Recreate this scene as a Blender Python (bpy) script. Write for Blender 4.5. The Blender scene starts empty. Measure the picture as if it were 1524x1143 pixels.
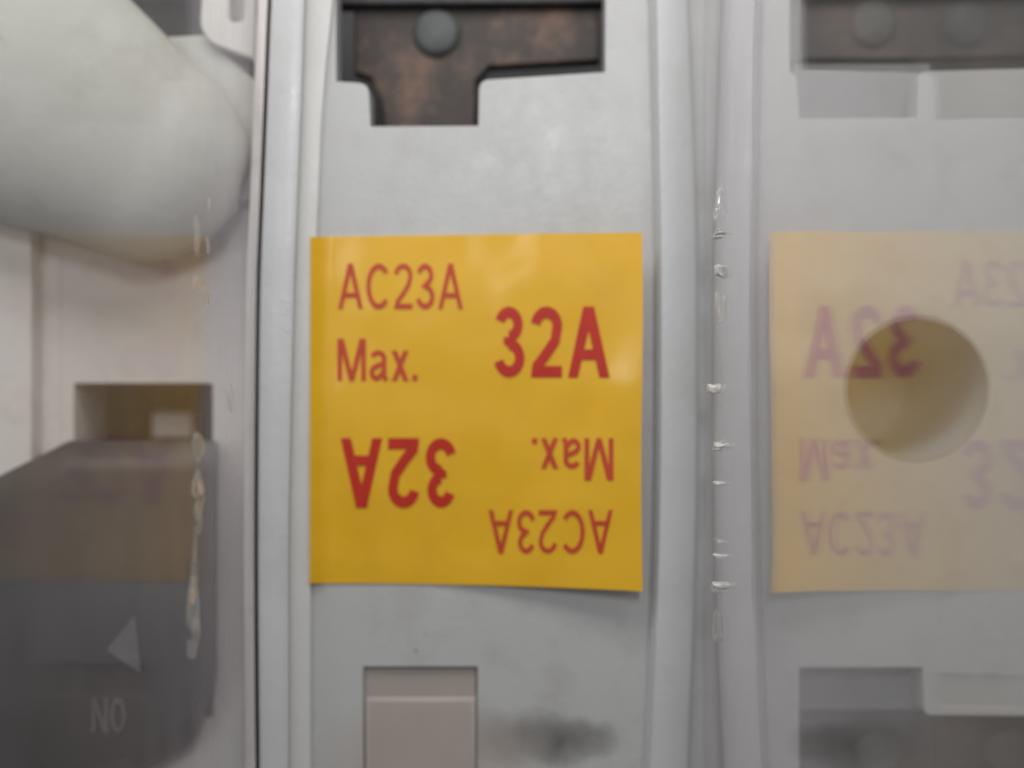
import bpy, bmesh, math, random
from mathutils import Vector
random.seed(7)
SC = bpy.context.scene
COL = SC.collection
SC.unit_settings.scale_length = 0.01          # one unit is a centimetre
D = 9.14                                       # camera distance to the pole faces
K = 175.0                                      # photo pixels per cm on the pole faces

# ------------------------------------------------------------------ camera, light, exposure
cd = bpy.data.cameras.new("camera"); cam = bpy.data.objects.new("camera", cd); COL.objects.link(cam)
cam.location = (0, -D, 0); cam.rotation_euler = (math.pi / 2, 0, 0)
cd.sensor_width = 36; cd.lens = 36 * D / (1524 / K)
cd.clip_start = 0.05; cd.clip_end = 500
cd.dof.use_dof = True; cd.dof.focus_distance = D - 1.0; cd.dof.aperture_fstop = 0.108
SC.camera = cam

w = bpy.data.worlds.new("World"); SC.world = w; w.use_nodes = True
bg = w.node_tree.nodes["Background"]; bg.inputs[0].default_value = (0.96, 0.96, 1, 1); bg.inputs[1].default_value = 0.12

def lamp(name, loc, target, sx, sy, power, colour):
    l = bpy.data.lights.new(name, 'AREA'); l.shape = 'RECTANGLE'; l.size = sx; l.size_y = sy
    l.energy = power; l.color = colour
    o = bpy.data.objects.new(name, l); COL.objects.link(o); o.location = loc
    o.rotation_euler = (Vector(target) - Vector(loc)).to_track_quat('-Z', 'Y').to_euler()
    return o
lamp("ceiling_lamp", (-1.5, -5.5, 8.6), (0, 0, 0.9), 17, 4, 1040, (1.0, 0.985, 0.96))
lamp("ceiling_tube", (0.75, -15.0, 5.6), (0, 0, 1), 1.1, 3.0, 620, (0.96, 0.98, 1.0))

lamp("sticker_patch_lamp", (-7.6, -18.0, 3.2), (0, 0, 0.6), 5.5, 3.2, 260, (0.97, 0.98, 1.0))  # unseen lamp added to lay reflection patches on the sticker

SC.view_settings.view_transform = 'Standard'; SC.view_settings.look = 'None'
SC.view_settings.gamma = 1; SC.view_settings.use_curve_mapping = False
SC.view_settings.exposure = 0
SC.cycles.max_bounces = 14; SC.cycles.transparent_max_bounces = 24; SC.cycles.glossy_bounces = 8

# ------------------------------------------------------------------ helpers
def P(px, py, y=0.0):
    s = (D + y) / D / K
    return Vector(((px - 762) * s, y, (571.5 - py) * s))

def link(name, me, mat=None, parent=None):
    o = bpy.data.objects.new(name, me); COL.objects.link(o)
    if mat is not None and not me.materials: me.materials.append(mat)
    if parent is not None: o.parent = parent
    return o

def thing(name, label, cat, loc=(0, 0, 0), group=None):
    o = bpy.data.objects.new(name, None); COL.objects.link(o); o.location = loc
    o.empty_display_size = 0.3
    o['label'] = label; o['category'] = cat
    if group: o['group'] = group
    return o

def tag(o, label, cat, group=None):
    o['label'] = label; o['category'] = cat
    if group: o['group'] = group
    return o

def shift(me, loc):
    for v in me.vertices: v.co -= Vector(loc)

def smooth(me, ang=35):
    for p in me.polygons: p.use_smooth = True
    me.set_sharp_from_angle(angle=math.radians(ang))

def plate(outer, holes, y0, y1, bevel=0.02, res=2):
    """flat plate (outline in photo pixels at depth y0) from y0 back to y1, with openings"""
    cu = bpy.data.curves.new("tmp", 'CURVE'); cu.dimensions = '2D'; cu.fill_mode = 'BOTH'
    for loop in [outer] + holes:
        sp = cu.splines.new('POLY'); sp.points.add(len(loop) - 1); sp.use_cyclic_u = True
        for i, (a, b) in enumerate(loop):
            q = P(a, b, y0); sp.points[i].co = (q.x, q.z, 0, 1)
    th = y1 - y0
    cu.extrude = th / 2 - bevel; cu.bevel_depth = bevel; cu.bevel_resolution = res; cu.offset = -bevel
    ob = bpy.data.objects.new("tmp", cu); COL.objects.link(ob)
    dg = bpy.context.evaluated_depsgraph_get(); dg.update()
    me = bpy.data.meshes.new_from_object(ob.evaluated_get(dg))
    bpy.data.objects.remove(ob); bpy.data.curves.remove(cu)
    me.materials.clear()
    ym = (y0 + y1) / 2
    for v in me.vertices:
        x, z, d = v.co
        v.co = (x, ym - d, z)
    smooth(me, 40)
    return me

def rnd(loop, r, n=5, only=None):
    """round the corners of a pixel outline"""
    out = []; N = len(loop)
    for i in range(N):
        a, b, c = Vector(loop[i - 1]), Vector(loop[i]), Vector(loop[(i + 1) % N])
        if only is not None and i not in only: out.append(tuple(b)); continue
        rr = min(r, (a - b).length * .45, (c - b).length * .45)
        p = b + (a - b).normalized() * rr; q = b + (c - b).normalized() * rr
        for k in range(n + 1):
            t = k / n
            out.append(tuple(p * (1 - t) ** 2 + b * 2 * t * (1 - t) + q * t * t))
    return out

def sweep(rows, closed=True, caps=True):
    """rows: list of cross sections, each a list of Vectors"""
    bm = bmesh.new(); vv = [[bm.verts.new(p) for p in r] for r in rows]
    n = len(rows[0])
    for i in range(len(rows) - 1):
        for j in range(n if closed else n - 1):
            bm.faces.new((vv[i][j], vv[i][(j + 1) % n], vv[i + 1][(j + 1) % n], vv[i + 1][j]))
    if caps and closed:
        bm.faces.new(vv[0][::-1]); bm.faces.new(vv[-1])
    bmesh.ops.recalc_face_normals(bm, faces=bm.faces)
    me = bpy.data.meshes.new("m"); bm.to_mesh(me); bm.free(); smooth(me, 50); return me

def catmull(tab, y):
    """smooth interpolation of table rows (y, a, b, ...)"""
    for i in range(len(tab) - 1):
        if tab[i][0] <= y <= tab[i + 1][0]: break
    p0 = tab[max(i - 1, 0)]; p1 = tab[i]; p2 = tab[i + 1]; p3 = tab[min(i + 2, len(tab) - 1)]
    t = (y - p1[0]) / (p2[0] - p1[0])
    return [0.5 * (2 * b + (c - a) * t + (2 * a - 5 * b + 4 * c - d) * t * t + (3 * b - a - 3 * c + d) * t ** 3)
            for a, b, c, d in list(zip(p0, p1, p2, p3))[1:]]

def lathe(profile, centre, n=40):
    """profile (radius, depth offset) round an axis along Y"""
    rows = [[Vector(centre) + Vector((r * math.cos(2 * math.pi * k / n), d, r * math.sin(2 * math.pi * k / n))) for k in range(n)] for r, d in profile]
    me = sweep(rows, True, True); return me

def blob(c, r, seed, amp=0.25, sub=3):
    rr = random.Random(seed); bm = bmesh.new()
    bmesh.ops.create_icosphere(bm, subdivisions=sub, radius=1)
    ph = [(Vector((rr.uniform(-1, 1), rr.uniform(-1, 1), rr.uniform(-1, 1))) * 3, rr.uniform(0, 6)) for _ in range(4)]
    for v in bm.verts:
        k = 1 + amp * sum(math.sin(v.co.dot(a) + b) for a, b in ph) / 2
        v.co = Vector((v.co.x * r[0], v.co.y * r[1], v.co.z * r[2])) * k + Vector(c)
    me = bpy.data.meshes.new("m"); bm.to_mesh(me); bm.free(); smooth(me, 180); return me

def chip(c, r, seed):
    """ragged splinter of clear plastic"""
    rr = random.Random(seed); bm = bmesh.new(); bmesh.ops.create_cube(bm, size=2)
    bmesh.ops.subdivide_edges(bm, edges=bm.edges[:], cuts=2, use_grid_fill=True)
    for v in bm.verts:
        e = 1 - .25 * abs(v.co.x) * abs(v.co.z) * rr.random()
        v.co = Vector([v.co[i] * r[i] * e * rr.uniform(.78, 1.12) for i in range(3)])
        v.co.z += .35 * r[2] * math.sin(v.co.x / r[0] * 2 + seed)
        v.co += Vector(c)
    bmesh.ops.bevel(bm, geom=bm.edges[:], offset=.004, segments=1, affect='EDGES')
    me = bpy.data.meshes.new("m"); bm.to_mesh(me); bm.free(); smooth(me, 50); return me

# ------------------------------------------------------------------ materials
def mat(name, col, rough=0.45, spec=0.5, metal=0, vary=0.06, vscale=3.0, bump=0.02, bscale=60, dirt=None, coat=0):
    m = bpy.data.materials.new(name); m.use_nodes = True; N = m.node_tree.nodes; L = m.node_tree.links
    b = N["Principled BSDF"]; b.inputs["Roughness"].default_value = rough
    b.inputs["Specular IOR Level"].default_value = spec; b.inputs["Metallic"].default_value = metal
    b.inputs["Coat Weight"].default_value = coat; b.inputs["Coat Roughness"].default_value = 0.12
    tc = N.new("ShaderNodeTexCoord")
    n1 = N.new("ShaderNodeTexNoise"); n1.inputs["Scale"].default_value = vscale; n1.inputs["Detail"].default_value = 6
    L.new(tc.outputs["Object"], n1.inputs["Vector"])
    mx = N.new("ShaderNodeMix"); mx.data_type = 'RGBA'
    mx.inputs["A"].default_value = (*[c * (1 - vary * 1.6) for c in col], 1); mx.inputs["B"].default_value = (*[min(1, c * (1 + vary)) for c in col], 1)
    L.new(n1.outputs["Fac"], mx.inputs["Factor"]); last = mx.outputs["Result"]
    if dirt:
        dc, amount, ds = dirt
        n2 = N.new("ShaderNodeTexNoise"); n2.inputs["Scale"].default_value = ds; n2.inputs["Detail"].default_value = 8; n2.inputs["Roughness"].default_value = 0.7
        L.new(tc.outputs["Object"], n2.inputs["Vector"])
        rp = N.new("ShaderNodeValToRGB"); rp.color_ramp.elements[0].position = 0.50; rp.color_ramp.elements[1].position = 0.72
        rp.color_ramp.elements[1].color = (amount, amount, amount, 1)
        L.new(n2.outputs["Fac"], rp.inputs["Fac"])
        m2 = N.new("ShaderNodeMix"); m2.data_type = 'RGBA'; m2.inputs["B"].default_value = (*dc, 1)
        L.new(rp.outputs["Color"], m2.inputs["Factor"]); L.new(last, m2.inputs["A"]); last = m2.outputs["Result"]
    L.new(last, b.inputs["Base Color"])
    if bump:
        n3 = N.new("ShaderNodeTexNoise"); n3.inputs["Scale"].default_value = bscale; n3.inputs["Detail"].default_value = 4
        L.new(tc.outputs["Object"], n3.inputs["Vector"])
        bp = N.new("ShaderNodeBump"); bp.inputs["Strength"].default_value = 0.5; bp.inputs["Distance"].default_value = bump
        L.new(n3.outputs["Fac"], bp.inputs["Height"]); L.new(bp.outputs["Normal"], b.inputs["Normal"])
    return m

M_GREY = mat("grey_plastic", (0.50, 0.50, 0.495), 0.40, 0.5, vary=0.05, vscale=1.2, bump=0.007, bscale=25, dirt=((0.30, 0.28, 0.25), 0.32, 1.8))
M_FACE = mat("patched_grey_plastic", (0.50, 0.50, 0.495), 0.40, 0.5, vary=0.05, vscale=1.2, bump=0.007, bscale=25, dirt=((0.30, 0.28, 0.25), 0.32, 1.8))
def specks(m, scale, thr, col):
    """sparse dust specks and small scuffs"""
    N = m.node_tree.nodes; L = m.node_tree.links; b = N["Principled BSDF"]; src = b.inputs["Base Color"].links[0].from_socket
    tc = N.new("ShaderNodeTexCoord"); vo = N.new("ShaderNodeTexVoronoi"); vo.inputs["Scale"].default_value = scale
    L.new(tc.outputs["Object"], vo.inputs["Vector"])
    nz = N.new("ShaderNodeTexNoise"); nz.inputs["Scale"].default_value = scale * .45; L.new(tc.outputs["Object"], nz.inputs["Vector"])
    r1 = N.new("ShaderNodeMapRange"); r1.inputs["From Min"].default_value = thr; r1.inputs["From Max"].default_value = thr * .4; L.new(vo.outputs["Distance"], r1.inputs["Value"])
    r2 = N.new("ShaderNodeMapRange"); r2.inputs["From Min"].default_value = .60; r2.inputs["From Max"].default_value = .70; L.new(nz.outputs["Fac"], r2.inputs["Value"])
    ml = N.new("ShaderNodeMath"); ml.operation = 'MULTIPLY'; L.new(r1.outputs[0], ml.inputs[0]); L.new(r2.outputs[0], ml.inputs[1])
    mx = N.new("ShaderNodeMix"); mx.data_type = 'RGBA'; mx.inputs["B"].default_value = (*col, 1)
    L.new(ml.outputs[0], mx.inputs["Factor"]); L.new(src, mx.inputs["A"]); L.new(mx.outputs["Result"], b.inputs["Base Color"])
    # scuffed gloss
    n2 = N.new("ShaderNodeTexNoise"); n2.inputs["Scale"].default_value = 2.2; n2.inputs["Detail"].default_value = 9; n2.inputs["Roughness"].default_value = .75
    L.new(tc.outputs["Object"], n2.inputs["Vector"]); r3 = N.new("ShaderNodeMapRange"); r = b.inputs["Roughness"].default_value
    r3.inputs["From Min"].default_value = .3; r3.inputs["From Max"].default_value = .7; r3.inputs["To Min"].default_value = r - .12; r3.inputs["To Max"].default_value = r + .16
    L.new(n2.outputs["Fac"], r3.inputs["Value"]); L.new(r3.outputs[0], b.inputs["Roughness"])
def soft_patch(m, c, size, col, amount):
    """soft tinted patch with an uneven edge round point c"""
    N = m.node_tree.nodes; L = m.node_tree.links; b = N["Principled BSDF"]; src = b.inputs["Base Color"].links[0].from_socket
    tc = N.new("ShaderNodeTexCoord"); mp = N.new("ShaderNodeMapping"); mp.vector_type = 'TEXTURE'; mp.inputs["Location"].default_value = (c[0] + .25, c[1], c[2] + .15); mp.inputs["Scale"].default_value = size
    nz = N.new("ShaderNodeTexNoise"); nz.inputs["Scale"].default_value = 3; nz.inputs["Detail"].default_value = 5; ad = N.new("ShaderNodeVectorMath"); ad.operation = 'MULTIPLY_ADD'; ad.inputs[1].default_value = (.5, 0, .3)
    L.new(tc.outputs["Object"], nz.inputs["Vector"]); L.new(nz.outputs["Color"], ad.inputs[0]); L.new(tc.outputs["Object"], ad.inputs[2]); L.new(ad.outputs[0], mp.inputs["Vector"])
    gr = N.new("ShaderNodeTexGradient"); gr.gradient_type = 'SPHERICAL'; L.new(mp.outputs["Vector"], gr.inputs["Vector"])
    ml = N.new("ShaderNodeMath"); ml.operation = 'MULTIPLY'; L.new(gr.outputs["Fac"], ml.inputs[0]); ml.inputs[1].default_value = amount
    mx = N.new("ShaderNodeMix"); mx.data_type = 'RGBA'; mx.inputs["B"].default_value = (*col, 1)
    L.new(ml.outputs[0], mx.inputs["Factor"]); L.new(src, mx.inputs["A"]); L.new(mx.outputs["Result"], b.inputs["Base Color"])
soft_patch(M_FACE, P(842, 1102), (.46, 1, .24), (0.10, 0.095, 0.09), 0.95)  # soft darker patch low on the middle face
soft_patch(M_FACE, P(790, 1098), (.9, 1, .26), (0.17, 0.16, 0.15), 0.7)
soft_patch(M_FACE, P(640, 1150), (1.1, 1, .75), (0.42, 0.33, 0.27), 0.9)
M_RIB = mat("rib_plastic", (0.575, 0.58, 0.585), 0.34, 0.5, vary=0.05, vscale=1.5, bump=0.007, bscale=20, dirt=((0.36, 0.34, 0.31), 0.22, 1.0))
M_WHITE = mat("white_plastic", (0.64, 0.63, 0.61), 0.4, vary=0.04, bump=0.007, bscale=20)
M_BEIGE = mat("cream_plastic", (0.73, 0.695, 0.68), 0.45, vary=0.05, vscale=1.5, bump=0.007, bscale=20, dirt=((0.35, 0.31, 0.27), 0.3, 2.0))
M_DARK = mat("dark_cavity", (0.06, 0.062, 0.066), 0.6, vary=0.2)
M_HANDLE = mat("charcoal_plastic", (0.040, 0.041, 0.044), 0.42, vary=0.15, vscale=2, bump=0.006, bscale=40)
M_MARK = mat("pale_mark", (0.135, 0.135, 0.14), 0.5, vary=0.3, vscale=4)
M_MARK2 = mat("worn_mark", (0.11, 0.11, 0.112), 0.5, vary=0.35, vscale=5)
M_HOLE = mat("sleeve_plastic", (0.39, 0.43, 0.47), 0.75, 0.3, vary=0.08, vscale=2)
M_KNOB = mat("knob_plastic", (0.52, 0.525, 0.49), 0.6, 0.25, vary=0.09, vscale=1.0, bump=0.006, bscale=12, dirt=((0.36, 0.33, 0.28), 0.5, 1.3))
M_COPPER = mat("corroded_copper", (0.058, 0.047, 0.041), 0.55, 0.4, 0.2, vary=0.3, vscale=2.5, bump=0.015, bscale=7, dirt=((0.23, 0.135, 0.095), 0.8, 1.5))
M_STEEL = mat("dull_zinc", (0.098, 0.108, 0.106), 0.6, 0.4, 0.2, vary=0.35, vscale=5, bump=0.01, bscale=8)
M_IRON = mat("dark_steel", (0.060, 0.058, 0.060), 0.55, 0.5, 0.3, vary=0.3, vscale=4, bump=0.02, bscale=10, dirt=((0.10, 0.06, 0.04), 0.5, 3))
M_TAN2 = mat("dark_tan_plastic", (0.41, 0.36, 0.32), 0.5, vary=0.08, vscale=2, bump=0.004)
M_SLATE = mat("slate_plastic", (0.23, 0.23, 0.232), 0.5, vary=0.08, vscale=2, bump=0.007)
M_TAN = mat("tan_plastic", (0.44, 0.385, 0.345), 0.5, vary=0.08, vscale=2, bump=0.007)
M_YELLOW = mat("yellow_vinyl", (0.80, 0.445, 0.006), 0.42, 0.45, vary=0.05, vscale=1.4, bump=0.0, dirt=((0.62, 0.32, 0.006), 0.35, 0.9), coat=0.7)
M_RED = mat("red_print", (0.52, 0.024, 0.008), 0.45, 0.4, vary=0.12, vscale=8, bump=0.0)
M_RED2 = mat("thin_red_print", (0.55, 0.058, 0.016), 0.45, 0.4, vary=0.15, vscale=9, bump=0.0)
# gentle waviness of the laminated sticker
def waves(m, scale, dist):
    N = m.node_tree.nodes; L = m.node_tree.links; b = N["Principled BSDF"]
    tc = N.new("ShaderNodeTexCoord"); n = N.new("ShaderNodeTexNoise"); n.inputs["Scale"].default_value = scale; n.inputs["Detail"].default_value = 1
    bp = N.new("ShaderNodeBump"); bp.inputs["Distance"].default_value = dist; bp.inputs["Strength"].default_value = 1
    L.new(tc.outputs["Object"], n.inputs["Vector"]); L.new(n.outputs["Fac"], bp.inputs["Height"])
    L.new(bp.outputs["Normal"], b.inputs["Normal"]); L.new(bp.outputs["Normal"], b.inputs["Coat Normal"])
waves(M_YELLOW, 1.1, 0.05)

for m_ in (M_FACE, M_GREY, M_RIB, M_WHITE, M_BEIGE, M_KNOB): specks(m_, 5.3, .11, (0.22, 0.20, 0.17))
specks(M_YELLOW, 6.5, .09, (0.40, 0.21, 0.02))
def clear(name, veil, rough, ior=1.5, wave=0.0, tint=(1, 1, 1), dust=(0.75, 0.74, 0.72)):
    m = bpy.data.materials.new(name); m.use_nodes = True; N = m.node_tree.nodes; L = m.node_tree.links; N.clear()
    out = N.new("ShaderNodeOutputMaterial"); tr = N.new("ShaderNodeBsdfTransparent"); gl = N.new("ShaderNodeBsdfGlossy")
    tr.inputs["Color"].default_value = (0.985, 0.985, 0.975, 1)
    gl.inputs["Color"].default_value = (*tint, 1); gl.inputs["Roughness"].default_value = rough
    fr = N.new("ShaderNodeFresnel"); 
    ge = N.new("ShaderNodeNewGeometry"); io = N.new("ShaderNodeMapRange")      # same reflectance on both faces of the thin pane
    io.inputs["To Min"].default_value = ior; io.inputs["To Max"].default_value = 1 / ior
    L.new(ge.outputs["Backfacing"], io.inputs["Value"]); L.new(io.outputs["Result"], fr.inputs["IOR"])
    df = N.new("ShaderNodeBsdfDiffuse"); df.inputs["Color"].default_value = (*dust, 1)
    tc = N.new("ShaderNodeTexCoord"); mp = N.new("ShaderNodeMapping"); mp.inputs["Scale"].default_value = (1, 1.2, 0.25)
    L.new(tc.outputs["Object"], mp.inputs["Vector"])
    nz = N.new("ShaderNodeTexNoise"); nz.inputs["Scale"].default_value = 6; nz.inputs["Detail"].default_value = 6
    L.new(mp.outputs["Vector"], nz.inputs["Vector"])
    mr = N.new("ShaderNodeMapRange"); mr.inputs["From Min"].default_value = 0.35; mr.inputs["From Max"].default_value = 0.7
    mr.inputs["To Min"].default_value = veil * 0.6; mr.inputs["To Max"].default_value = veil * 1.5
    L.new(nz.outputs["Fac"], mr.inputs["Value"])
    m1 = N.new("ShaderNodeMixShader"); L.new(mr.outputs["Result"], m1.inputs[0]); L.new(tr.outputs[0], m1.inputs[1]); L.new(df.outputs[0], m1.inputs[2])
    m2 = N.new("ShaderNodeMixShader"); L.new(fr.outputs[0], m2.inputs[0]); L.new(m1.outputs[0], m2.inputs[1]); L.new(gl.outputs[0], m2.inputs[2])
    if wave:
        n = N.new("ShaderNodeTexNoise"); n.inputs["Scale"].default_value = 1.6; n.inputs["Detail"].default_value = 2
        bp = N.new("ShaderNodeBump"); bp.inputs["Distance"].default_value = wave; bp.inputs["Strength"].default_value = 1
        L.new(tc.outputs["Object"], n.inputs["Vector"]); L.new(n.outputs["Fac"], bp.inputs["Height"]); L.new(bp.outputs["Normal"], gl.inputs["Normal"])
    L.new(m2.outputs[0], out.inputs["Surface"]); return m
M_CLEAR = clear("clear_polycarbonate", 0.085, 0.02, 1.28, 0.003, (0.99, 0.955, 1.0), (0.86, 0.83, 0.80))
M_CLEAR2 = clear("scuffed_polycarbonate", 0.06, 0.085, 1.108, 0.003, (0.97, 0.90, 1.0), (0.80, 0.75, 0.75))
M_NUB = clear("clear_burr", 0.16, 0.10, 1.5)
M_GLASS = bpy.data.materials.new("glassy_burr"); M_GLASS.use_nodes = True
_b = M_GLASS.node_tree.nodes["Principled BSDF"]; _b.inputs["Transmission Weight"].default_value = .92; _b.inputs["Roughness"].default_value = .12
_b.inputs["IOR"].default_value = 1.42; _b.inputs["Base Color"].default_value = (.93, .92, .92, 1)
M_STREAK = clear("frosted_streak", 0.15, 0.10, 1.5)
M_GLINT = clear("white_glint_burr", 0.9, 0.08, 1.5)  # glints on the burrs painted as near-opaque white

# ------------------------------------------------------------------ setting
bm = bmesh.new()
bmesh.ops.create_cube(bm, size=1)
for v in bm.verts: v.co = (v.co.x * 40, 3.3 + v.co.y * 0.4, v.co.z * 40)
me = bpy.data.meshes.new("m"); bm.to_mesh(me); bm.free()
link("back_wall", me, M_DARK)["kind"] = "structure"

# ------------------------------------------------------------------ housing
H = thing("switch_housing", "pale grey plastic switch housing with raised ribs and cut-out pole faces", "switch housing")
def T_up(dx=0):
    return rnd([(500 + dx, -170), (500 + dx, 121), (549 + dx, 124), (551 + dx, 188), (712 + dx, 187), (713 + dx, 119), (901 + dx, 107), (901 + dx, -170)], 16, only=(2, 5))
low_c = [(541, 1330), (541, 993), (710, 993), (710, 1330)]
c_outer = [(458, -200), (1005, -200), (1005, 1360), (458, 1360)]
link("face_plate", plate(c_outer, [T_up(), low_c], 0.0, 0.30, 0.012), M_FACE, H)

# right pole: upper slot, round hole, lower slot
hole = [(1365 + 108.5 * math.cos(2 * math.pi * k / 64), 579 + 108.5 * math.sin(2 * math.pi * k / 64)) for k in range(64)]
up_r = rnd([(1176, -170), (1176, 106), (1186, 112), (1190, 176), (1366, 175), (1368, 106), (1590, 100), (1590, -170)], 14, only=(2, 5))
low_r = rnd([(1190, 1330), (1190, 994), (1373, 994), (1376, 1065), (1600, 1067), (1600, 1330)], 12, only=(3,))
r_outer = [(1078, -200), (1900, -200), (1900, 1360), (1078, 1360)]
link("face_plate", plate(r_outer, [up_r, hole, low_r], 0.0, 0.30, 0.012), M_GREY, H)
# sleeve of the round hole
c = P(1365, 579, 0); R = 105.0 / K
rows = []
for r, d in ((R + 0.014, -0.003), (R + 0.014, 1.95), (0.02, 1.95), (0.02, 1.87), (R * .97, 1.87), (R, 1.84), (R, -0.003)):
    rows.append([c + Vector((r * math.cos(2 * math.pi * k / 64), d, r * math.sin(2 * math.pi * k / 64))) for k in range(64)])
rows.append(rows[0])
sl = link("hole_sleeve", sweep(rows, True, False), M_HOLE, H)

# left pole: deeper floor
Y2 = 0.5
l_outer = [(-420, -200), (372, -200), (372, 1360), (-420, 1360)]
up_l = [(-150, -170), (-150, 70), (318, 70), (318, -170)]
low_l = rnd([(110, 571), (110, 1070), (316, 1070), (316, 571)], 5)
link("face_plate", plate(l_outer, [up_l, low_l], Y2, Y2 + 0.75, 0.012), M_BEIGE, H)
link("ridge", plate([(-40, -200), (44, -200), (48, 1360), (-40, 1360)], [], Y2 - 0.22, Y2 + 0.001, 0.02), M_BEIGE, H)
link("groove_strip", plate([(74, 380), (90, 380), (90, 1000), (74, 1000)], [], Y2 - 0.012, Y2 + 0.001, 0.002), M_BEIGE, H)

# ribs
LT = [(-200, 414, 460, 466, 512), (0, 404, 452, 458, 496), (150, 398, 447, 453, 481), (300, 392, 441, 447, 474), (420, 387, 436, 443, 469),
      (740, 384, 429, 438, 464), (900, 384, 428, 438, 463), (1143, 386, 428, 439, 463), (1360, 388, 428, 440, 464)]
ys = list(range(-200, 1361, 60))
rows = []; band = []
for y in ys:
    a, b, c2, d = catmull(LT, y)
    q = [P(a, y, -.20), P(a + 4, y, -.225), P(b - 2, y, -.225), P(b + 1, y, -.215), P(b + 4, y, -.10)]
    rows.append([Vector((q[0].x, .9, q[0].z))] + q + [Vector((q[-1].x, .28, q[-1].z)), Vector((q[-1].x - .1, .9, q[-1].z))])
    q = [P(b + 4.2, y, -.08), P(c2 + 4, y, -.085), P(d - 1, y, -.06), P(d, y, -.045), P(d + 1, y, .004)]
    band.append([Vector((q[0].x, .25, q[0].z))] + q + [Vector((q[-1].x, .25, q[-1].z))])
link("rib", sweep(rows), M_RIB, H)
link("inner_band", sweep(band), M_WHITE, H)
RT = [(-200, 956, 968, 1016), (0, 963, 975, 1023), (200, 968, 979, 1031), (380, 971, 982, 1036), (720, 970, 981, 1036),
      (900, 965, 976, 1032), (1143, 954, 966, 1023), (1360, 944, 956, 1014)]
def rrib(mx):
    rows = []
    for y in ys:
        a, b, c2 = catmull(RT, y)
        f = (lambda q: q) if not mx else (lambda q: 2 * 1050 - q)
        q = [P(f(a), y, .004), P(f(b), y, -.19), P(f(b + 3), y, -.215), P(f(c2 - 5), y, -.215), P(f(c2), y, -.19)]
        rows.append([Vector((q[0].x, .28, q[0].z))] + q + [Vector((q[-1].x, .28, q[-1].z))])
    return sweep(rows)
link("rib", rrib(False), M_RIB, H)
link("rib", rrib(True), M_RIB, H)
# groove floor the right partition stands in, and foot strip of the left one
link("groove_floor", plate([(1000, -200), (1100, -200), (1100, 1360), (1000, 1360)], [], -.10, 0.10, 0.004), M_GREY, H)
rows = []
for y in ys:
    a = catmull(LT, y)[0]
    rows.append([P(a - 6, y, -.05), P(a - 20, y, -.05), P(a - 20, y, .6), P(a - 6, y, .6)])
link("foot_strip", sweep(rows), M_BEIGE, H)
# slotted white tab, upper left
tab = rnd([(312, -190), (297, 40), (312, 64), (378, 88), (384, -190)], 24, only=(1, 2))
slot = rnd([(343, -120), (340, 33), (362, 33), (366, -120)], 9, only=(1, 2))
link("slotted_tab", plate(tab, [slot], 0.20, 0.40, 0.02), M_WHITE, H)

# ------------------------------------------------------------------ sticker
def curl(px, py):
    u = min(max((px - 461) / 494, -0.1), 1.1)
    t = max(0, (u - .30) / .70)
    return -0.022 - .085 * max(0, 1 - u / .05) - 0.23 * t ** 1.8 * (0.9 + 0.1 * (py - 350) / 530) - .01 * math.sin(u * 5 + py / 90)
S = thing("rating_sticker", "yellow square sticker with red 32A rating lettering on the middle pole face", "sticker", P(708, 612, 0))
def spt(u, v):
    top = 352.5 - 6.5 * u; bot = 868 + 12 * (u ** 2.2)
    px = (461 + 1.0 * (1 - v)) * (1 - u) + 955.5 * u + 1.2 * math.sin(v * 7) * u; py = top * (1 - v) + bot * v
    return px, py
n = 40; bm = bmesh.new(); grid = {}
for side, off in ((0, 0.0), (1, 0.013)):
    for i in range(n + 1):
        for j in range(n + 1):
            px, py = spt(i / n, j / n); grid[side, i, j] = bm.verts.new(P(px, py, curl(px, py)) + Vector((0, off, 0)))
for i in range(n):
    for j in range(n):
        a = [(i, j), (i + 1, j), (i + 1, j + 1), (i, j + 1)]
        bm.faces.new([grid[(0,) + k] for k in a]); bm.faces.new([grid[(1,) + k] for k in a[::-1]])
rim = [(i, 0) for i in range(n)] + [(n, j) for j in range(n)] + [(i, n) for i in range(n, 0, -1)] + [(0, j) for j in range(n, 0, -1)]
for k in range(len(rim)):
    a, b = rim[k], rim[(k + 1) % len(rim)]
    bm.faces.new([grid[(0,) + a], grid[(1,) + a], grid[(1,) + b], grid[(0,) + b]])
bmesh.ops.recalc_face_normals(bm, faces=bm.faces)
me = bpy.data.meshes.new("m"); bm.to_mesh(me); bm.free(); smooth(me, 40); shift(me, S.location)
link("vinyl", me, M_YELLOW, S)

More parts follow.
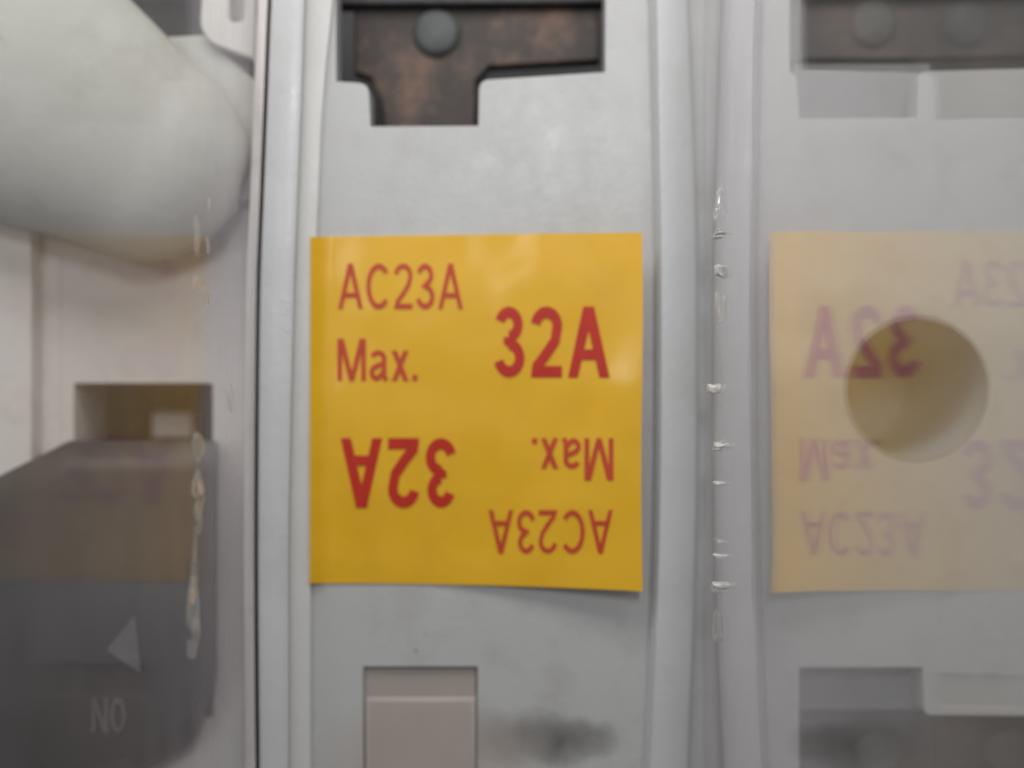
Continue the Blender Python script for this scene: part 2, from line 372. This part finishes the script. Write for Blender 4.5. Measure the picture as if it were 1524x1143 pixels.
# ---- glyphs drawn as outlines on a 0..1 high grid: strokes (polyline, width), joined side by side
def arc(cx, cz, rx, rz, a0, a1, n=14):
    return [(cx + rx * math.cos(math.radians(a0 + (a1 - a0) * k / n)), cz + rz * math.sin(math.radians(a0 + (a1 - a0) * k / n))) for k in range(n + 1)]
def glyph(ch, s):
    h = s / 2
    if ch == 'A':
        return .72, [('poly', [(0, 0), (s * 1.05, 0), (.36 + s * .56, 1), (.36 - s * .56, 1)], None), ('poly', [(.72 - s * 1.05, 0), (.72, 0), (.36 + s * .56, 1), (.36 - s * .56, 1)], None),
                     ('poly', [(.14, .25), (.58, .25), (.55, .25 + s * .9), (.17, .25 + s * .9)], None)]
    if ch == 'C':
        return .70, [('line', arc(.36, .5, .36 - h, .5 - h, 42, 318, 26), s)]
    if ch == '2':
        return .54, [('line', arc(.27, .73, .27 - h, .27 - h, 172, -20, 16) + [(.42, .52), (.24, .30), (.10, .16), (.055 + h, h)], s), ('poly', [(.0, 0), (.54, 0), (.54, s), (.02, s)], None)]
    if ch == '3':
        return .54, [('line', arc(.26, .745, .24 - h, .255 - h, 165, -90, 16), s), ('line', arc(.265, .275, .265 - h, .275 - h, 90, -168, 18), s),
                     ('poly', [(.17, .49 - h * .2), (.28, .49 - h), (.28, .49 + h), (.17, .49 + h)], None)]
    if ch == 'M':
        return .80, [('poly', [(0, 0), (s, 0), (s, 1), (0, 1)], None), ('poly', [(.8 - s, 0), (.8, 0), (.8, 1), (.8 - s, 1)], None),
                     ('poly', [(s * .2, 1), (s * 1.35, 1), (.4 + s * .5, 0), (.4 - s * .5, 0)], None), ('poly', [(.8 - s * .2, 1), (.8 - s * 1.35, 1), (.4 - s * .5, 0), (.4 + s * .5, 0)], None)]
    if ch == 'a':
        return .52, [('line', arc(.245, .53, .205 - h * .6, .20 - h, 165, 0, 12) + [(.45 - h * .6, .12), (.50 - h * .4, .0)], s),
                     ('line', [(.45 - h, .40), (.22, .36)] + arc(.20, .20, .2 - h, .2 - h, 95, 300, 12) + [(.45 - h, .20)], s)]
    if ch == 'x':
        return .48, [('poly', [(0, 0), (s * 1.1, 0), (.48, .72), (.48 - s * 1.1, .72)], None), ('poly', [(0, .72), (s * 1.1, .72), (.48, 0), (.48 - s * 1.1, 0)], None)]
    if ch == '.':
        return .14, [('poly', [(.0, 0), (s * 1.1, 0), (s * 1.1, s * 1.1), (.0, s * 1.1)], None)]
    if ch == 'N':
        return .70, [('poly', [(0, 0), (s, 0), (s, 1), (0, 1)], None), ('poly', [(.7 - s, 0), (.7, 0), (.7, 1), (.7 - s, 1)], None), ('poly', [(0, 1), (s * 1.2, 1), (.7, 0), (.7 - s * 1.2, 0)], None)]
    if ch == 'O':
        return .66, [('line', arc(.33, .5, .33 - h, .5 - h, 0, 360, 32), s)]

def word(text, box, s, flip, depth, lift, gap=.10):
    """text filling a pixel box; returns a mesh; strokes are stacked a hair apart in depth"""
    polys = []; x = 0
    for ch in text:
        wd, strokes = glyph(ch, s)
        for kind, pts, sw in strokes:
            if kind == 'poly': polys.append([[(x + a, b) for a, b in pts]])
            else:
                quad = []
                for k in range(len(pts)):
                    a = Vector(pts[max(k - 1, 0)]); b = Vector(pts[min(k + 1, len(pts) - 1)])
                    if k == 0 and (Vector(pts[0]) - Vector(pts[-1])).length < 1e-4: a = Vector(pts[-2])
                    if k == len(pts) - 1 and (Vector(pts[0]) - Vector(pts[-1])).length < 1e-4: b = Vector(pts[1])
                    t = (b - a).normalized(); nn = Vector((-t.y, t.x)) * sw / 2
                    p = Vector(pts[k]); quad.append(((x + p.x + nn.x, p.y + nn.y), (x + p.x - nn.x, p.y - nn.y)))
                polys.append([[quad[k][0], quad[k][1], quad[k + 1][1], quad[k + 1][0]] for k in range(len(quad) - 1)])
        x += wd + gap
    W = x - gap; x0, y0, x1, y1 = box
    bm = bmesh.new()
    for i, grp in enumerate(polys):
        for poly in grp:
            vs = []
            for a, b in poly:
                u = a / W; v = 1 - b
                if flip: u, v = 1 - u, 1 - v
                px, py = x0 + (x1 - x0) * u, y0 + (y1 - y0) * v
                vs.append(bm.verts.new(P(px, py, depth(px, py) - lift - .0012 * (i % 4))))
            bm.faces.new(vs)
    bmesh.ops.triangulate(bm, faces=bm.faces)
    bmesh.ops.remove_doubles(bm, verts=bm.verts, dist=1e-5)
    for f in bm.faces:
        if f.normal.y > 0: f.normal_flip()
    me = bpy.data.meshes.new("m"); bm.to_mesh(me); bm.free(); return me

for text, box, s, flip, m, lab in (
        ("AC23A", (503, 392, 689, 460), .122, 0, M_RED2, "thin red AC23A lettering, upright"),
        ("Max.", (502, 504, 621, 567), .132, 0, M_RED2, "thin red Max. lettering, upright"),
        ("32A", (735, 456, 907, 562), .165, 0, M_RED, "bold red 32A lettering, upright"),
        ("32A", (507, 652, 679, 756), .165, 1, M_RED, "bold red 32A lettering, upside down"),
        ("Max.", (792, 652, 913, 715), .132, 1, M_RED2, "thin red Max. lettering, upside down"),
        ("AC23A", (727, 759, 912, 824), .122, 1, M_RED2, "thin red AC23A lettering, upside down")):
    me = word(text, box, s, flip, curl, 0.004); shift(me, S.location)
    link("lettering", me, m, S)["label"] = lab

# ------------------------------------------------------------------ terminals in the slots
YT = 0.55
def terminal(label, ox, oy, group, lower=False, screws=((650, 50),), m=M_COPPER, stem=True):
    t = thing("terminal", label, "terminal", P(650 + ox, 50 + oy, YT), group)
    f = -1 if lower else 1
    def q(pts): return [(a + ox, (b if not lower else 100 - b) + oy) for a, b in pts]
    body = q([(527, 13), (893, 13), (893, 90), (728, 99), (709, 120), (708, 205), (573, 205), (566, 150), (552, 116), (527, 108)])
    if not stem: body = q([(470, 13), (960, 13), (960, 96), (470, 106)])
    me = plate(body, [], YT, YT + .18, 0.025); shift(me, t.location); link("contact_plate", me, m, t)
    me = plate(q([(470, -190), (930, -190), (930, 4), (470, 7)]), [], YT - .12, YT + .1, 0.03); shift(me, t.location); link("clamp_bar", me, M_IRON, t)
    for a, b in screws:
        me = lathe([(0.02, -.07), (.15, -.068), (.195, -.05), (.215, -.02), (.22, .03), (.02, .03)], P(a + ox, b + oy, YT)); shift(me, t.location)
        link("rivet", me, M_STEEL, t)
    return t
terminal("corroded brown copper terminal with grey rivet in the upper slot of the middle pole", 0, 0, "terminals in the pole slots")
terminal("dim dark terminal in the upper slot of the right pole behind the clear wall", 648, -14, "terminals in the pole slots", m=M_IRON, stem=False)
terminal("dark terminal with two screws in the lower slot of the right pole", 655, 1062, "terminals in the pole slots", True, ((650, 60), (845, 55)), m=M_IRON, stem=False)
for a, b in ((95, 190), (980, 1056)):
    link("slot_floor", plate([(1182, a), (1384, a), (1384, b), (1182, b)], [], .302, .40, .004), M_SLATE, H)
# tan block added for the milky haze over the lower middle slot
t = thing("haze_insert", "faint tan block standing in for haze over the lower slot of the middle pole", "insert", P(625, 1120, .1))
me = plate([(541.6, 1038), (709.4, 1038), (709.4, 1330), (541.6, 1330)], [], .022, .12, 0.045); shift(me, t.location); link("insert_block", me, M_TAN, t)
me = plate([(543, 995), (708, 995), (708, 1325), (543, 1325)], [], .05, .29, 0.004); shift(me, t.location); link("insert_back", me, M_TAN2, t)

# ------------------------------------------------------------------ clear partition walls
def wall(base_top, base_bot, yb, yf, lean, th, side):
    """plate standing on the faces, from depth yb towards the viewer to yf"""
    a, b = P(*base_top, 0), P(*base_bot, 0); dx = math.tan(lean) * (yb - yf)
    pts = []
    for q in (a, b):
        for y, d in ((yb, 0), (yf, dx)):
            pts.append(Vector((q.x + d, y, q.z)))
    rows = [[pts[0], pts[1], pts[1] + Vector((side * th, 0, 0)), pts[0] + Vector((side * th, 0, 0))],
            [pts[2], pts[3], pts[3] + Vector((side * th, 0, 0)), pts[2] + Vector((side * th, 0, 0))]]
    return sweep(rows), pts
LEAN = math.radians(-3.0)
WR = thing("partition_wall", "clear plastic partition wall right of the yellow sticker, mirroring it", "partition", P(1044, 571, 0), "clear partition walls")
me, _ = wall((1044, -400), (1044, 1560), -.12, -6.9, LEAN, .022, 1); shift(me, WR.location); link("pane", me, M_CLEAR, WR)
def on_right(px, py):
    X0 = P(1044, 571, 0).x
    y = -.6
    for _ in range(20):
        X = X0 + math.tan(LEAN) * (-.12 - y); y = X * K * D / (px - 762) - D
    return Vector((X, y, (571.5 - py) / K * (D + y) / D))
for i, (px, py, rx, rz) in enumerate([(1073, 346, 9, 3.5), (1067, 353, 8, 3), (1073, 405, 9, 9), (1073, 455, 8, 20), (1063, 577, 10, 7), (1074, 661, 11, 5), (1068, 667, 7, 4), (1071, 719, 9, 2.5),
                                     (1073, 805, 8, 3), (1072, 827, 11, 3), (1073, 870, 13, 4), (1066, 875, 7, 5), (1072, 300, 8, 22), (1068, 935, 7, 22)]):
    q = on_right(px, py); me = chip(q, (rx / K * .9, .06, max(rz, 2.5) / K * .9), 20 + i); shift(me, WR.location); link("burr", me, M_GLINT if i in (0, 1, 2, 5, 6, 7, 9, 10, 4) else M_NUB, WR)
WL = thing("partition_wall", "clear plastic partition wall left of the yellow sticker, before the dark handle", "partition", P(384, 571, 0), "clear partition walls")
me, _ = wall((398, -400), (376, 1560), .88, -6.4, 0.0, .03, -1); shift(me, WL.location); link("pane", me, M_CLEAR2, WL)
def on_left(px, py):
    X = P(384, 571, 0).x; y = X * K * D / (px - 762) - D
    return Vector((X - (py - 571) / 2000 * .1, y, (571.5 - py) / K * (D + y) / D))
for i, (px, py, rx, rz) in enumerate([(309, 305, 4, 8), (291, 352, 8, 20), (308, 366, 4, 14), (292, 418, 11, 13), (309, 445, 4, 9), (308, 494, 4, 4), (343, 595, 11, 17), (295, 666, 16, 20),
                                     (295, 722, 13, 16), (297, 752, 12, 18), (300, 778, 6, 12), (293, 812, 5, 22), (292, 858, 13, 26), (290, 900, 13, 26), (294, 940, 10, 28), (286, 968, 8, 14)]):
    q = on_left(px, py); me = blob(q, (rx / K * .28, rx / 200, rz / K * .85), 60 + i, .6); shift(me, WL.location); link("burr", me, M_STREAK if i % 4 else M_GLASS, WL)

# ------------------------------------------------------------------ pale knob, upper left
KN = thing("knob", "large pale rounded plastic knob behind the clear wall at upper left", "knob", P(150, 180, .2))
def loft(keys, n=40, m=26):
    """rounded body along an axis: keys (px, py, radius px, depth y)"""
    rows = []
    for k in range(m + 1):
        t = k / m * (len(keys) - 1)
        i = min(int(t), len(keys) - 2)
        tab = [(j,) + kk for j, kk in enumerate(keys)]
        a, b, r, y = catmull(tab, t)
        a2, b2, _, y2 = catmull(tab, min(t + .02, len(keys) - 1)); a1, b1, _, y1 = catmull(tab, max(t - .02, 0))
        ax = (P(a2, b2, y2) - P(a1, b1, y1)).normalized(); c = P(a, b, y); r = max(r, .5) / K * (D + y) / D
        s = Vector((0, 1, 0)); u = ax.cross(s).normalized(); v = ax.cross(u).normalized()
        rows.append([c + u * (r * math.cos(2 * math.pi * j / n)) + v * (r * .5 * math.sin(2 * math.pi * j / n)) for j in range(n)])
    return sweep(rows)
me = loft([(-300, -65, 262, .0), (-100, 50, 237, .0), (20, 120, 215, .0), (120, 178, 185, .02), (215, 235, 155, .05), (267, 265, 143, .06), (310, 290, 109, .08), (335, 305, 66, .09), (347, 311, 25, .1), (349, 312, 3, .1)], 48, 60)
shift(me, KN.location); link("knob_body", me, M_KNOB, KN)
me = plate(rnd([(150, 60), (250, 54), (306, 51), (382, 122), (372, 300), (160, 300)], 10), [], .30, .62, .03); shift(me, KN.location); link("collar", me, M_KNOB, KN)

# ------------------------------------------------------------------ dark handle, lower left
HA = thing("rotary_handle", "dark charcoal handle with pale arrow mark and NO lettering at lower left", "handle", P(150, 900, .5))
yh = .0
def hrow(y, cut, d):    # outline of the handle's front
    return None
top = [(-300, 860), (-40, 728), (0, 708), (104, 657), (330, 654), (384, 660)]
front = [(-300, 905), (-40, 770), (0, 752), (110, 704), (330, 704), (378, 712)]
rows_b = rnd([(-300, 860), (0, 708), (104, 656), (322, 656), (322, 1010), (290, 1105), (200, 1160), (110, 1330), (-300, 1300)], 20, only=(4, 5, 6))
rows_f = rnd([(-300, 900), (0, 752), (110, 705), (318, 705), (317, 990), (282, 1070), (190, 1125), (90, 1310), (-300, 1290)], 20, only=(4, 5, 6))
rows = [[P(a, b, yh + .75) for a, b in rows_b], [P(a, b, yh + .22) for a, b in rows_b], [P(a, b, yh) for a, b in rows_f]]
me = sweep(rows); shift(me, HA.location); link("handle_body", me, M_HANDLE, HA)
me = plate([(158, 968), (200, 916), (210, 1003)], [], yh - .012, yh - .001, .002); shift(me, HA.location); link("arrow_mark", me, M_MARK, HA)
me = word("NO", (136, 1038, 187, 1090), .16, 0, lambda a, b: yh, .003); shift(me, HA.location); link("lettering", me, M_MARK2, HA)
tag(link("contact_block", plate([(226, 614), (284, 614), (284, 652), (226, 652)], [], 1.5, 1.75, .02), M_BEIGE), "small pale block inside the square opening above the dark handle", "block")
